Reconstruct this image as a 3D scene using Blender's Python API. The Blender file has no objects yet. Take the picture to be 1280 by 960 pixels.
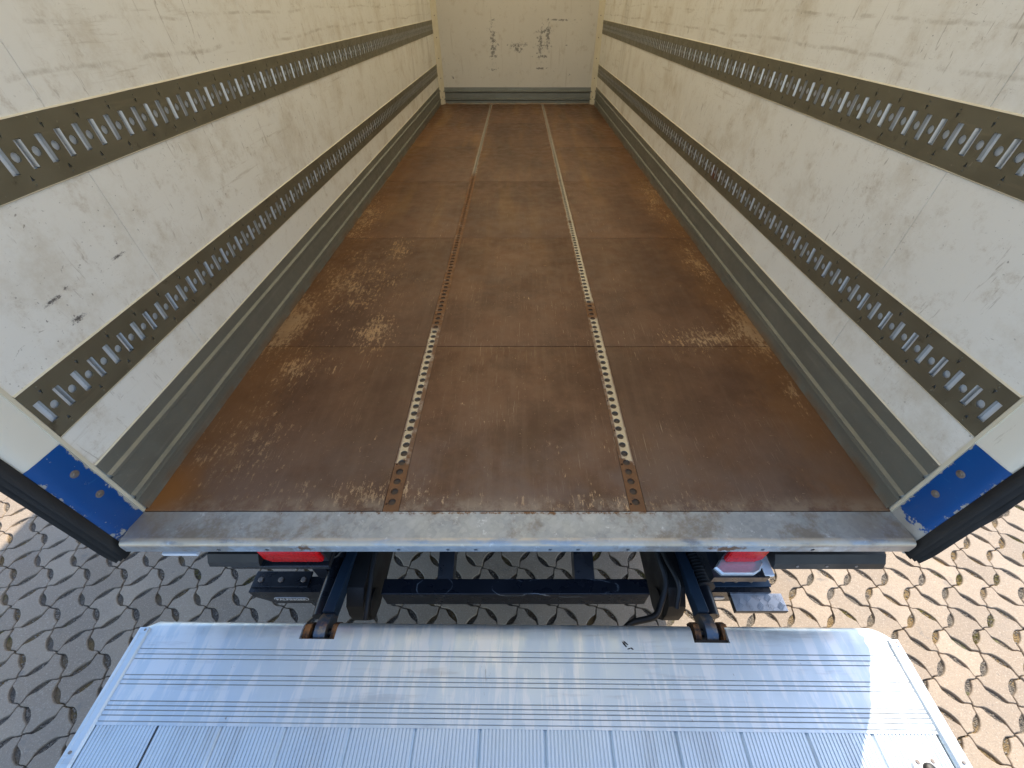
import bpy, bmesh, math, random
from mathutils import Vector, Matrix
from mathutils.geometry import delaunay_2d_cdt
random.seed(7)
R = math.radians
sc = bpy.context.scene
col = sc.collection

# ------------------------------------------------------------------ camera, sky, sun, exposure
CAMZ = 2.32
FPX = 511.0
cam = bpy.data.cameras.new('camera'); camo = bpy.data.objects.new('camera', cam); col.objects.link(camo)
cam.sensor_width = 36.0; cam.lens = FPX / 1280 * 36; cam.shift_x = -7 / 1280
cam.clip_start = .05; cam.clip_end = 2000
camo.location = (0, 0, CAMZ); camo.rotation_euler = (math.pi / 2 - .7541, 0, 0)
sc.camera = camo
SUN_EL, SUN_ROT = R(49), R(36.2)
w = bpy.data.worlds.new('World'); sc.world = w; w.use_nodes = True
sky = w.node_tree.nodes.new('ShaderNodeTexSky'); sky.sky_type = 'NISHITA'; sky.sun_disc = False
sky.sun_elevation = SUN_EL; sky.sun_rotation = SUN_ROT; sky.air_density = 1.0; sky.dust_density = 1.0; sky.ozone_density = 1.0
bg = w.node_tree.nodes['Background']; bg.inputs[1].default_value = .15
w.node_tree.links.new(sky.outputs[0], bg.inputs[0])
sl = bpy.data.lights.new('sun', 'SUN'); sl.energy = 3.0; sl.angle = R(.5); sl.color = (1, .90, .76)
so = bpy.data.objects.new('sun', sl); col.objects.link(so)
sdir = Vector((math.sin(SUN_ROT) * math.cos(SUN_EL), math.cos(SUN_ROT) * math.cos(SUN_EL), math.sin(SUN_EL)))
so.rotation_euler = sdir.to_track_quat('Z', 'Y').to_euler(); so.location = sdir * 30
vs = sc.view_settings
vs.view_transform = 'Standard'; vs.look = 'None'; vs.gamma = 1; vs.use_curve_mapping = False; vs.exposure = 1.35

# ------------------------------------------------------------------ material helper
class N:
    def __init__(s, name):
        s.m = bpy.data.materials.new(name); s.m.use_nodes = True
        s.t = s.m.node_tree; s.n = s.t.nodes; s.l = s.t.links
        s.b = s.n['Principled BSDF']; s.out = s.n['Material Output']
        s._pos = None; s._oi = None
    def put(s, sock, v):
        if hasattr(v, 'links') or isinstance(v, bpy.types.NodeSocket): s.l.new(v, sock)
        else:
            if isinstance(v, (tuple, list)) and len(v) == 3 and sock.type == 'RGBA': v = (*v, 1)
            sock.default_value = v
    @property
    def pos(s):
        if s._pos is None: s._pos = s.n.new('ShaderNodeNewGeometry').outputs['Position']
        return s._pos
    @property
    def rand(s):
        if s._oi is None: s._oi = s.n.new('ShaderNodeObjectInfo').outputs['Random']
        return s._oi
    def vec(s, op, a, b=None):
        d = s.n.new('ShaderNodeVectorMath'); d.operation = op; s.put(d.inputs[0], a)
        if b is not None: s.put(d.inputs[1], b)
        return d.outputs['Value'] if op == 'LENGTH' else d.outputs[0]
    def sc(s, k, v=None): return s.vec('MULTIPLY', v or s.pos, k)
    def sep(s, i): 
        d = s.n.new('ShaderNodeSeparateXYZ'); s.put(d.inputs[0], s.pos); return d.outputs[i]
    def math(s, op, a, b=0.0, clamp=False):
        d = s.n.new('ShaderNodeMath'); d.operation = op; d.use_clamp = clamp; s.put(d.inputs[0], a); s.put(d.inputs[1], b); return d.outputs[0]
    def noise(s, scale, detail=4, rough=.55, v=None, dist=0):
        d = s.n.new('ShaderNodeTexNoise'); s.put(d.inputs['Vector'], v or s.pos)
        d.inputs['Scale'].default_value = scale; d.inputs['Detail'].default_value = detail
        d.inputs['Roughness'].default_value = rough; d.inputs['Distortion'].default_value = dist
        return d.outputs[0]
    def voro(s, scale, v=None, feature='F1', out='Distance'):
        d = s.n.new('ShaderNodeTexVoronoi'); d.feature = feature; s.put(d.inputs['Vector'], v or s.pos); d.inputs['Scale'].default_value = scale
        return d.outputs[out]
    def step(s, f, a, b, lo=0., hi=1.):
        d = s.n.new('ShaderNodeMapRange'); d.interpolation_type = 'SMOOTHSTEP'; s.put(d.inputs[0], f)
        d.inputs[1].default_value = a; d.inputs[2].default_value = b; d.inputs[3].default_value = lo; d.inputs[4].default_value = hi
        return d.outputs[0]
    def mix(s, f, a, b, mode='MIX'):
        d = s.n.new('ShaderNodeMix'); d.data_type = 'RGBA'; d.blend_type = mode
        s.put(d.inputs[0], f); s.put(d.inputs[6], a); s.put(d.inputs[7], b); return d.outputs[2]
    def spot(s, c, r):
        q = s.vec('LENGTH', s.vec('DIVIDE', s.vec('SUBTRACT', s.pos, c), r))
        return s.math('SUBTRACT', 1.0, q, True)
    def mx(s, *a):
        o = a[0]
        for b in a[1:]: o = s.math('MAXIMUM', o, b)
        return o
    def mul(s, *a):
        o = a[0]
        for b in a[1:]: o = s.math('MULTIPLY', o, b)
        return o
    def done(s, color, rough=.5, metal=0., bump=None, bstr=.3, bdist=.002, **kw):
        s.put(s.b.inputs['Base Color'], color); s.put(s.b.inputs['Roughness'], rough); s.put(s.b.inputs['Metallic'], metal)
        if bump is not None:
            d = s.n.new('ShaderNodeBump'); d.inputs['Strength'].default_value = bstr; d.inputs['Distance'].default_value = bdist
            s.put(d.inputs['Height'], bump); s.l.new(d.outputs[0], s.b.inputs['Normal'])
        for k, v in kw.items(): s.put(s.b.inputs[k.replace('_', ' ')], v)
        return s.m

M = {}
def mats():
    # --- white laminate wall panels, scuffed and stained
    n = N('wall_laminate')
    base = n.mix(n.noise(1.3, 5), (.78, .755, .69), (.85, .83, .77))
    base = n.mix(n.mul(n.step(n.noise(2.6, 7, .72), .47, .70), .50), base, (.50, .42, .30))
    base = n.mix(n.mul(n.step(n.noise(9, 8, .78), .52, .70), .50), base, (.44, .36, .26))
    st = n.step(n.noise(1, 7, .72, n.sc((1, 2.2, 34))), .56, .68)
    base = n.mix(n.mul(st, n.step(n.noise(1.1, 3), .42, .62), .40), base, (.40, .33, .24))
    st2 = n.step(n.noise(1, 4, .6, n.sc((1, 60, 9)), 1.2), .62, .70)
    base = n.mix(n.mul(st2, n.step(n.noise(2.3, 3), .42, .58), .6), base, (.34, .29, .23))
    st3 = n.step(n.noise(1, 5, .7, n.sc((1, 26, 110)), 2.2), .635, .69)
    base = n.mix(n.mul(st3, n.step(n.noise(1.7, 3), .42, .58), .6), base, (.28, .23, .18))
    base = n.mix(n.mul(n.step(n.noise(75, 3, .6), .66, .72), n.step(n.noise(3, 3), .42, .58), .7), base, (.16, .13, .10))
    # long scuff band above the upper rail and rub lines
    z = n.sep(2)
    wob = n.math('ADD', z, n.mul(n.noise(2.2, 3), .06))
    band = n.mul(n.step(wob, 2.203, 2.210), n.step(wob, 2.222, 2.213), n.step(n.noise(6, 7, .8), .42, .60))
    band2 = n.mul(n.step(wob, 2.302, 2.308), n.step(wob, 2.318, 2.311), n.step(n.noise(5.3, 7, .8), .44, .62))
    base = n.mix(n.mul(n.mx(band, band2), .45), base, (.36, .30, .22))
    sp = n.mx(n.spot((-1.225, .935, 1.742), (.3, .055, .012)), n.spot((-1.225, .955, 1.672), (.3, .055, .016)),
              n.spot((-1.225, 1.185, 1.748), (.3, .06, .010)), n.spot((-1.225, .985, 1.752), (.3, .016, .012)))
    sp = n.step(n.math('ADD', n.mul(sp, .34), n.noise(1, 8, .85, n.sc((40, 55, 120)))), .66, .80)
    base = n.mix(n.mul(sp, .9), base, (.035, .028, .03))
    # soft dark vertical rubs deep inside
    deep = n.mul(n.step(n.sep(1), 4.5, 6.6), n.step(n.noise(1, 4, .6, n.sc((.5, 5, .7))), .52, .70), .32)
    base = n.mix(deep, base, (.30, .25, .18))
    M['wall'] = n.done(base, n.step(n.noise(6, 4), .3, .7, .38, .6), 0, n.noise(55, 3), .12, .002)
    # --- front wall
    n = N('front_wall_laminate')
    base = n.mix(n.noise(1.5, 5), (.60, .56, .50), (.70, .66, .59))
    base = n.mix(n.mul(n.step(n.noise(7, 6, .7), .54, .72), .45), base, (.42, .34, .25))
    base = n.mix(n.mul(n.step(n.noise(1, 5, .6, n.sc((22, 1, 1.5))), .58, .70), .3), base, (.38, .31, .23))
    c = None
    for x, zz, rx, rz in ((-.368, 1.83, .07, .40), (.335, 1.83, .08, .34), (.44, 1.92, .07, .34), (-.36, 1.98, .12, .03), (-.36, 1.825, .15, .04),
                          (-.36, 1.705, .1, .035), (-.355, 1.545, .12, .03), (.36, 1.98, .16, .04), (.37, 1.826, .2, .04), (.36, 1.7, .16, .04), (.36, 1.56, .15, .03),
                          (.62, 2.112, .42, .022), (.44, 2.11, .08, .05), (0, 1.78, .12, .09), (0, 1.83, .2, .06), (-.34, 2.112, .1, .02), (.72, 1.83, .03, .02), (.8, 1.48, .03, .02), (-1.0, 1.45, .03, .03)):
        q = n.spot((x, 7.87, zz), (rx, 1, rz)); c = q if c is None else n.mx(c, q)
    c = n.step(n.math('ADD', n.mul(c, .25), n.noise(34, 5, .7)), .64, .74)
    base = n.mix(n.mul(c, .68), base, (.045, .04, .04))
    M['front'] = n.done(base, .5, 0, n.noise(60, 3), .1, .002)
    # --- phenolic plywood floor
    n = N('brown_film_plywood')
    base = n.mix(n.step(n.noise(2.6, 8, .72), .34, .66), (.100, .047, .023), (.180, .090, .046))
    x, y = n.sep(0), n.sep(1); ax = n.math('ABSOLUTE', x)
    base = n.mix(n.mul(n.step(n.noise(1, 5, .65, n.sc((26, 1.4, 1))), .45, .68), .30), base, (.20, .115, .066))
    edge = n.step(n.math('ADD', n.math('ADD', ax, n.mul(n.noise(4, 5), .30)), n.mul(n.noise(30, 8, .8, n.sc((1, .5, 1))), .42)), 1.28, 1.50)
    base = n.mix(n.mul(edge, n.step(y, 6.5, .7, .30, .55)), base, (.27, .125, .045))
    base = n.mix(n.mul(n.step(n.noise(1, 4, .6, n.sc((5, .5, 1))), .5, .68), n.step(y, 1.8, 4.2), .55), base, (.29, .155, .05))
    base = n.mix(n.mul(n.step(n.noise(1, 4, .6, n.sc((3.4, .35, 1))), .5, .64), n.step(y, 3.6, 5.6), .6), base, (.055, .028, .014))
    wear = n.mx(n.spot((-1.17, 1.78, 1.1), (.17, .55, 1)), n.spot((1.20, 1.72, 1.1), (.20, .36, 1)), n.mul(n.spot((-.73, 1.68, 1.1), (.17, .26, 1)), .8),
                n.mul(n.spot((-.80, 2.62, 1.1), (.16, .28, 1)), .75), n.mul(n.spot((.95, 1.62, 1.1), (.38, .16, 1)), .75), n.mul(n.spot((-1.0, 1.42, 1.1), (.25, .3, 1)), .55),
                n.mul(n.spot((-1.0, 2.2, 1.1), (.5, .7, 1)), .62), n.mul(n.spot((1.15, 2.4, 1.1), (.16, .6, 1)), .6), n.mul(n.spot((-1.16, 3.2, 1.1), (.2, 1.0, 1)), .6),
                n.mul(n.spot((1.15, 3.6, 1.1), (.2, 1.0, 1)), .6), n.mul(n.spot((.1, 6.3, 1.1), (1.1, .12, 1)), .42), n.mul(n.spot((-1.05, .95, 1.1), (.3, .4, 1)), .5),
                n.mul(n.spot((1.17, 1.25, 1.1), (.07, .25, 1)), .6), n.mul(n.spot((-.6, .75, 1.1), (.6, .1, 1)), .48), n.mul(n.spot((.35, .72, 1.1), (1.0, .06, 1)), .46))
    hf = n.math('SUBTRACT', n.noise(62, 9, .80, n.sc((1, .6, 1))), .5); lf = n.math('SUBTRACT', n.noise(8, 5, .6), .5); sk = n.math('SUBTRACT', n.noise(1, 7, .78, n.sc((90, 14, 1)), .8), .5)
    ww = n.math('ADD', n.math('ADD', n.mul(hf, 2.6), n.mul(lf, .7)), n.math('ADD', n.mul(sk, 2.4), n.mul(wear, .86)))
    wm = n.step(ww, .50, .60)
    base = n.mix(n.mul(wm, n.step(n.noise(13, 3), .3, .6, .55, .95)), base, n.mix(n.noise(7, 4), (.60, .32, .12), (.52, .38, .23)))
    scr = n.mx(n.step(n.noise(1, 5, .65, n.sc((130, 5, 1)), .6), .65, .69), n.mul(n.step(n.noise(1, 5, .65, n.sc((280, 7, 1)), .4), .62, .68), .7))
    scr = n.mul(scr, n.step(n.noise(2.7, 3), .42, .58))
    scr2 = n.mul(n.step(n.noise(1, 4, .6, n.sc((30, 120, 1)), 1.6), .68, .71), n.step(n.noise(3.3, 3), .48, .58))
    base = n.mix(n.mul(n.mx(scr, scr2), .85), base, (.46, .32, .19))
    base = n.mix(n.mul(n.step(n.noise(120, 3, .6), .70, .73), .8), base, (.45, .33, .20))
    base = n.mix(n.mul(n.step(n.noise(30, 4, .7), .70, .76), .6), base, (.05, .03, .02))
    dust = n.mul(n.step(y, 1.25, .70), n.step(n.noise(5, 5, .6), .35, .65), .45)
    base = n.mix(dust, base, (.19, .14, .11))
    base = n.mix(n.mul(n.step(y, .76, .70), n.step(n.noise(14, 5, .7), .38, .6), .6), base, (.36, .27, .18))
    base = n.mix(n.mul(n.spot((-1.20, .76, 1.1), (.12, .16, 1)), 1.3), base, (.33, .13, .03))
    base = n.mix(n.math('MULTIPLY', n.rand, .40), base, (.070, .036, .022))
    M['floor'] = n.done(base, n.step(n.noise(11, 5, .6), .3, .7, .36, .58), 0, n.math('ADD', n.noise(1, 4, .6, n.sc((160, 12, 1))), n.mul(wm, -1.2)), .16, .0015, Specular_IOR_Level=.32)
    # --- galvanised kick plate
    n = N('dull_galvanised_steel')
    base = n.mix(n.noise(4, 5, .6), (.165, .165, .138), (.235, .235, .200))
    base = n.mix(n.mul(n.step(n.noise(1, 4, .6, n.sc((2, 2.5, 60))), .55, .7), .4), base, (.29, .28, .24))
    base = n.mix(n.mul(n.step(n.noise(60, 4, .7), .62, .72), .4), base, (.34, .33, .29))
    base = n.mix(n.mul(n.step(n.sep(2), 1.14, 1.102), n.step(n.noise(8, 4), .35, .6), .7), base, (.20, .11, .05))
    M['kick'] = n.done(base, n.step(n.noise(25, 4), .3, .7, .40, .58), .45, n.noise(40, 3), .1, .001)
    # --- cargo rail
    n = N('olive_zinc_rail')
    base = n.mix(n.noise(5, 5, .6), (.155, .143, .098), (.235, .215, .155))
    base = n.mix(n.mul(n.step(n.noise(1, 4, .6, n.sc((2, 5, 45))), .58, .7), .4), base, (.26, .23, .16))
    base = n.mix(n.mul(n.step(n.noise(11, 5, .7), .62, .74), .7), base, (.045, .038, .028))
    base = n.mix(n.mul(n.step(n.noise(70, 3, .6), .68, .74), .6), base, (.36, .33, .26))
    base = n.mix(n.mx(n.step(n.spot((1.222, 2.75, 1.53), (.3, .10, .06)), .2, .8, 0, .7), n.step(n.spot((-1.222, 1.72, 2.045), (.3, .012, .012)), .1, .6)), base, (.17, .035, .015))
    M['rail'] = n.done(base, n.step(n.noise(20, 4), .3, .7, .36, .55), .55, n.noise(45, 3), .08, .001)
    n = N('bright_zinc'); M['zinc'] = n.done(n.mix(n.noise(30, 4), (.66, .69, .72), (.82, .84, .87)), .45, .2)
    n = N('zinc_lip'); M['lip'] = n.done(n.mix(n.noise(30, 3), (.46, .46, .44), (.62, .62, .60)), .34, .75)
    # --- floor lashing strip: worn steel with rust
    n = N('worn_lashing_strip')
    steel = n.mix(n.noise(14, 5, .65), (.34, .30, .24), (.62, .57, .48))
    rust = n.mix(n.noise(20, 5, .7), (.085, .046, .024), (.27, .115, .036))
    y = n.sep(1); x = n.sep(0)
    flank = n.mx(n.mul(n.step(x, -.3, -.35), n.step(x, -.412, -.405)), n.mul(n.step(x, .3, .35), n.step(x, .385, .378)))
    dark = n.mul(n.step(x, .05, -.05), n.step(y, 1.68, 1.74), n.step(y, 4.45, 4.15))
    dark = n.mx(dark, n.mul(n.step(x, -.05, .05), n.mx(n.mul(n.step(y, 1.78, 1.82), n.step(y, 2.0, 1.94)), n.step(y, 5.3, 5.9, 0, .35))))
    r = n.mx(n.step(n.math('ADD', n.noise(9, 5, .7), n.step(y, .96, .76, 0, .45)), .60, .68), n.mul(dark, n.step(n.noise(35, 4, .7), .3, .5, .7, 1)))
    ex = n.math('ABSOLUTE', n.math('SUBTRACT', n.math('ABSOLUTE', n.math('ADD', x, .0105)), .4065))
    r = n.mx(r, n.mul(n.step(ex, .017, .024), n.step(n.noise(30, 4), .3, .5, .3, .8)))
    r = n.mx(r, n.mul(flank, n.step(n.noise(22, 5, .7), .3, .55, .35, .95)))
    M['strip'] = n.done(n.mix(r, steel, rust), n.mix(r, (.36, .36, .36), (.8, .8, .8)), n.mul(n.math('SUBTRACT', 1, r), .75), n.noise(70, 4), .25, .001)
    n = N('dirt_bed'); M['bed'] = n.done(n.mix(n.noise(60, 5), (.06, .045, .032), (.15, .11, .075)), .9)
    n = N('dark_void'); M['void'] = n.done(n.mix(n.noise(30, 3), (.02, .017, .014), (.05, .04, .03)), .9)
    # --- sill
    n = N('blotchy_galvanised_sill')
    base = n.mix(n.noise(16, 6, .65), (.22, .245, .27), (.47, .51, .55))
    base = n.mix(n.mul(n.step(n.voro(70, out='Color'), .4, .8), .22), base, (.55, .58, .60))
    base = n.mix(n.mul(n.step(n.noise(24, 7, .8), .57, .66), .8), base, (.66, .71, .76))
    base = n.mix(n.mul(n.step(n.noise(4.5, 7, .75), .47, .62), .65), base, (.20, .155, .105))
    base = n.mix(n.mul(n.step(n.math('ABSOLUTE', n.sep(0)), .95, 1.2), n.step(n.noise(8, 4), .3, .6), .7), base, (.27, .22, .165))
    y = n.sep(1)
    lip = n.mul(n.step(y, .602, .594), n.step(n.noise(1, 5, .6, n.sc((9, 40, 40))), .35, .55))
    base = n.mix(n.mul(lip, n.step(n.sep(2), 1.085, 1.092), .7), base, (.60, .50, .36))
    rs = n.mx(n.mul(n.spot((-.67, .578, 1.075), (.06, .03, .03)), .8), n.mul(n.spot((.65, .578, 1.075), (.10, .03, .03)), .8), n.mul(n.spot((0, .685, 1.1), (1.2, .012, .1)), .6))
    base = n.mix(n.step(n.math('ADD', n.mul(rs, .5), n.noise(36, 7, .8)), .66, .80), base, (.17, .085, .04))
    M['sill'] = n.done(base, n.step(n.noise(18, 5), .3, .7, .28, .50), .40, n.noise(34, 5), .28, .002)
    # --- paints
    n = N('chipped_blue_paint')
    blue = n.mix(n.noise(6, 5), (.001, .052, .215), (.002, .078, .285))
    y = n.sep(1); z = n.sep(2)
    e = n.mx(n.step(y, .672, .692), n.mul(n.step(y, .608, .594), .55), n.mul(n.step(z, 1.18, 1.10), n.step(n.sep(0), 0, .1, .25, 1.25)), n.mul(n.step(z, 1.19, 1.09), n.step(y, .65, .60), .8))
    ch = n.step(n.math('ADD', n.mul(e, .25), n.noise(30, 7, .75)), .67, .69)
    ch = n.mx(ch, n.mul(n.step(n.noise(60, 3, .6), .73, .75), 1))
    prim = n.mix(n.noise(20, 4), (.48, .46, .42), (.30, .26, .22))
    scr = n.mul(n.step(n.noise(1, 4, .6, n.sc((1, 14, 90)), 1), .66, .72), .3)
    M['blue'] = n.done(n.mix(ch, n.mix(scr, blue, (.06, .22, .40)), prim), n.mix(ch, (.30, .30, .30), (.7, .7, .7)), 0, n.math('SUBTRACT', n.mul(n.noise(20, 3), .1), ch), .3, .0008)
    n = N('cream_white_paint')
    base = n.mix(n.noise(5, 5), (.74, .67, .54), (.80, .735, .61))
    base = n.mix(n.mul(n.step(n.noise(1, 5, .6, n.sc((30, 30, 6)), 1.5), .62, .68), .45), base, (.45, .37, .26))
    base = n.mix(n.mul(n.step(n.noise(22, 6, .7), .6, .72), .3), base, (.5, .44, .36))
    M['jamb'] = n.done(base, .38, 0, n.noise(30, 3), .06, .001)
    n = N('yellowed_sealant'); M['seal'] = n.done(n.mix(n.noise(14, 5), (.60, .52, .36), (.74, .68, .54)), .6, 0, n.noise(60, 3), .3, .001)
    n = N('white_skin'); M['skin'] = n.done(n.mix(n.noise(2, 4), (.7, .7, .69), (.78, .78, .77)), .35)
    n = N('black_rubber'); M['rubber'] = n.done(n.mix(n.noise(18, 5), (.010, .0095, .009), (.024, .022, .020)), n.step(n.noise(9, 4), .3, .7, .42, .65), 0, n.noise(50, 4), .25, .002)
    n = N('black_steel_paint')
    base = n.mix(n.noise(9, 5), (.010, .012, .016), (.022, .025, .031))
    base = n.mix(n.mul(n.step(n.noise(40, 5, .7), .66, .72), .5), base, (.09, .09, .09))
    base = n.mix(n.mul(n.step(n.noise(7, 6, .7), .60, .72), .3), base, (.08, .065, .05))
    M['black'] = n.done(base, n.step(n.noise(12, 5), .3, .7, .22, .42), 0, n.noise(30, 4), .12, .001, Coat_Weight=.2)
    n = N('blue_black_steel_paint')
    M['blueblack'] = n.done(n.mix(n.noise(10, 5), (.035, .065, .105), (.07, .115, .17)), n.step(n.noise(14, 4), .3, .7, .28, .44), .6, n.noise(30, 4), .15, .001)
    n = N('bar_paint_scuffed')
    base = n.mix(n.noise(9, 5), (.008, .011, .018), (.018, .022, .032))
    q = n.mx(n.spot((-.33, .63, .62), (.09, .06, .06)), n.spot((.2, .63, .62), (.26, .05, .06)), n.spot((-.02, .63, .62), (.1, .04, .05)))
    ring = n.step(n.math('ABSOLUTE', n.math('SUBTRACT', n.math('ADD', q, n.mul(n.noise(12, 4), .5)), .52)), .035, .0)
    base = n.mix(n.mul(ring, n.step(n.noise(22, 5), .4, .6), .8), base, (.30, .34, .38))
    M['bar'] = n.done(base, n.step(n.noise(12, 5), .3, .7, .2, .38), 0, n.noise(30, 4), .1, .001)
    n = N('rusty_steel')
    M['rust'] = n.done(n.mix(n.step(n.noise(24, 6, .7), .42, .62), (.05, .028, .018), (.36, .15, .045)), .75, .2, n.noise(60, 5), .4, .002)
    n = N('worn_knuckle'); M['knuckle'] = n.done(n.mix(n.step(n.noise(18, 5, .7), .42, .6), (.10, .13, .17), (.33, .24, .16)), .36, .6)
    n = N('bolt_steel'); M['bolt'] = n.done(n.mix(n.noise(90, 4), (.13, .085, .06), (.38, .35, .32)), .5, .6)
    n = N('red_lens'); M['red'] = n.done(n.mix(n.step(n.voro(120), .2, .5), (.38, .002, .004), (.60, .006, .008)), .22, 0, n.voro(140), .2, .002, Specular_IOR_Level=.3)
    n = N('clear_lens'); M['clear'] = n.done(n.mix(n.noise(40, 3), (.55, .57, .6), (.75, .77, .8)), .12, .5, n.voro(110), .3, .002, Coat_Weight=.6)
    n = N('white_plastic'); M['white'] = n.done((.74, .75, .77), .35)
    # --- aluminium platform
    n = N('extruded_aluminium')
    base = n.mix(n.noise(3, 5), (.56, .635, .675), (.67, .735, .765))  # neutral metal tinted blue, standing in for the reflected sky
    base = n.mix(n.mul(n.step(n.noise(1, 5, .65, n.sc((26, 4, 4))), .48, .58), .8), base, (.78, .79, .78))
    base = n.mix(n.mul(n.step(n.noise(1, 5, .65, n.sc((3, 30, 4))), .55, .7), .35), base, (.36, .36, .36))
    base = n.mix(n.mul(n.step(n.noise(55, 4, .7), .70, .76), .7), base, (.22, .19, .16))
    base = n.mix(n.mul(n.step(n.noise(1, 6, .75, n.sc((7, 45, 5)), 1.5), .66, .72), n.step(n.noise(2.1, 3), .46, .60), .55), base, (.20, .19, .18))
    base = n.mix(n.mul(n.step(n.noise(1, 5, .7, n.sc((55, 9, 5)), 1.2), .66, .71), n.step(n.noise(2.7, 3), .45, .60), .5), base, (.26, .25, .24))
    M['alu'] = n.done(base, n.step(n.noise(1, 5, .6, n.sc((22, 6, 4))), .3, .7, .34, .54), .70, n.noise(1, 5, .6, n.sc((60, 20, 20))), .07, .001)
    n = N('fluted_aluminium')
    base = n.mix(n.noise(4, 5), (.60, .675, .715), (.70, .765, .795))  # blue of the sky reflection put into the base colour
    base = n.mix(n.mul(n.step(n.noise(1, 5, .65, n.sc((9, 2, 2))), .5, .68), .3), base, (.36, .37, .38))
    base = n.mix(n.mul(n.step(n.noise(60, 4, .7), .70, .75), .7), base, (.2, .18, .16))
    base = n.mix(n.mul(n.step(n.noise(1, 6, .75, n.sc((9, 30, 5)), 1.5), .64, .71), n.step(n.noise(2.1, 3), .44, .60), .5), base, (.22, .21, .20))
    M['flute'] = n.done(base, n.step(n.noise(9, 4), .3, .7, .32, .46), .7, n.noise(60, 3), .05, .001)
    n = N('dirty_joint'); M['joint'] = n.done(n.mix(n.noise(40, 4), (.24, .235, .23), (.40, .39, .38)), .6, .4)
    n = N('checker_plate'); M['checker'] = n.done(n.mix(n.noise(30, 4), (.62, .65, .68), (.76, .78, .80)), .36, .55)
    n = N('tyre_rubber'); M['tyre'] = n.done(n.mix(n.noise(20, 4), (.02, .02, .02), (.045, .043, .04)), .8)
    # --- translucent roof sheet
    n = N('translucent_roof'); n.put(n.b.inputs['Base Color'], (.75, .72, .62)); n.b.inputs['Roughness'].default_value = .5
    tr = n.n.new('ShaderNodeBsdfTranslucent'); n.put(tr.inputs[0], n.mix(n.noise(2, 3), (.91, .77, .47), (.95, .82, .54)))
    mx = n.n.new('ShaderNodeMixShader'); mx.inputs[0].default_value = .46
    n.l.new(n.b.outputs[0], mx.inputs[1]); n.l.new(tr.outputs[0], mx.inputs[2]); n.l.new(mx.outputs[0], n.out.inputs[0]); M['roof'] = n.m
    # --- paving
    n = N('concrete_paver')
    base = n.mix(n.rand, (.272, .210, .150), (.385, .302, .218))
    base = n.mix(n.mul(n.step(n.noise(2.2, 6, .65), .42, .66), .45), base, (.255, .21, .165))
    base = n.mix(n.mul(n.step(n.noise(150, 4, .75), .52, .66), .65), base, (.52, .44, .35))
    base = n.mix(n.mul(n.step(n.noise(95, 4, .75), .56, .68), .6), base, (.15, .135, .115))
    base = n.mix(n.mul(n.step(n.noise(7, 6, .75), .60, .70), .55), base, (.16, .145, .13))
    base = n.mix(n.mul(n.step(n.noise(1.2, 3), .45, .65), .25), base, (.33, .29, .24))
    M['paver'] = n.done(base, .85, 0, n.math('ADD', n.noise(220, 4, .7), n.mul(n.noise(30, 4), 1.0)), .6, .004)
    n = N('joint_grit')
    vc = n.voro(170, out='Color')
    base = n.mix(vc, (.085, .075, .062), (.24, .21, .17))
    base = n.mix(n.step(n.noise(3.4, 4), .46, .60), base, n.mix(n.noise(120, 4), (.16, .105, .045), (.30, .215, .105)))
    base = n.mix(n.mul(n.step(n.noise(7, 4), .60, .68), n.step(n.noise(150, 3), .35, .6)), base, (.13, .135, .03))
    d = n.vec('LENGTH', n.sc((1, 1, 0)))
    base = n.mix(n.step(d, 6.5, 8), base, n.mix(n.noise(5, 5), (.24, .215, .18), (.33, .295, .25)))
    M['grit'] = n.done(base, .95, 0, n.math('ADD', n.mul(n.voro(170), -1.4), n.noise(90, 4)), .9, .006)
    n = N('pebble'); M['pebble'] = n.done(n.mix(n.voro(160, out='Color'), (.13, .11, .09), (.42, .37, .30)), .85)
    n = N('moss'); M['moss'] = n.done(n.mix(n.noise(60, 3), (.115, .115, .018), (.30, .25, .06)), .9)
mats()

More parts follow.
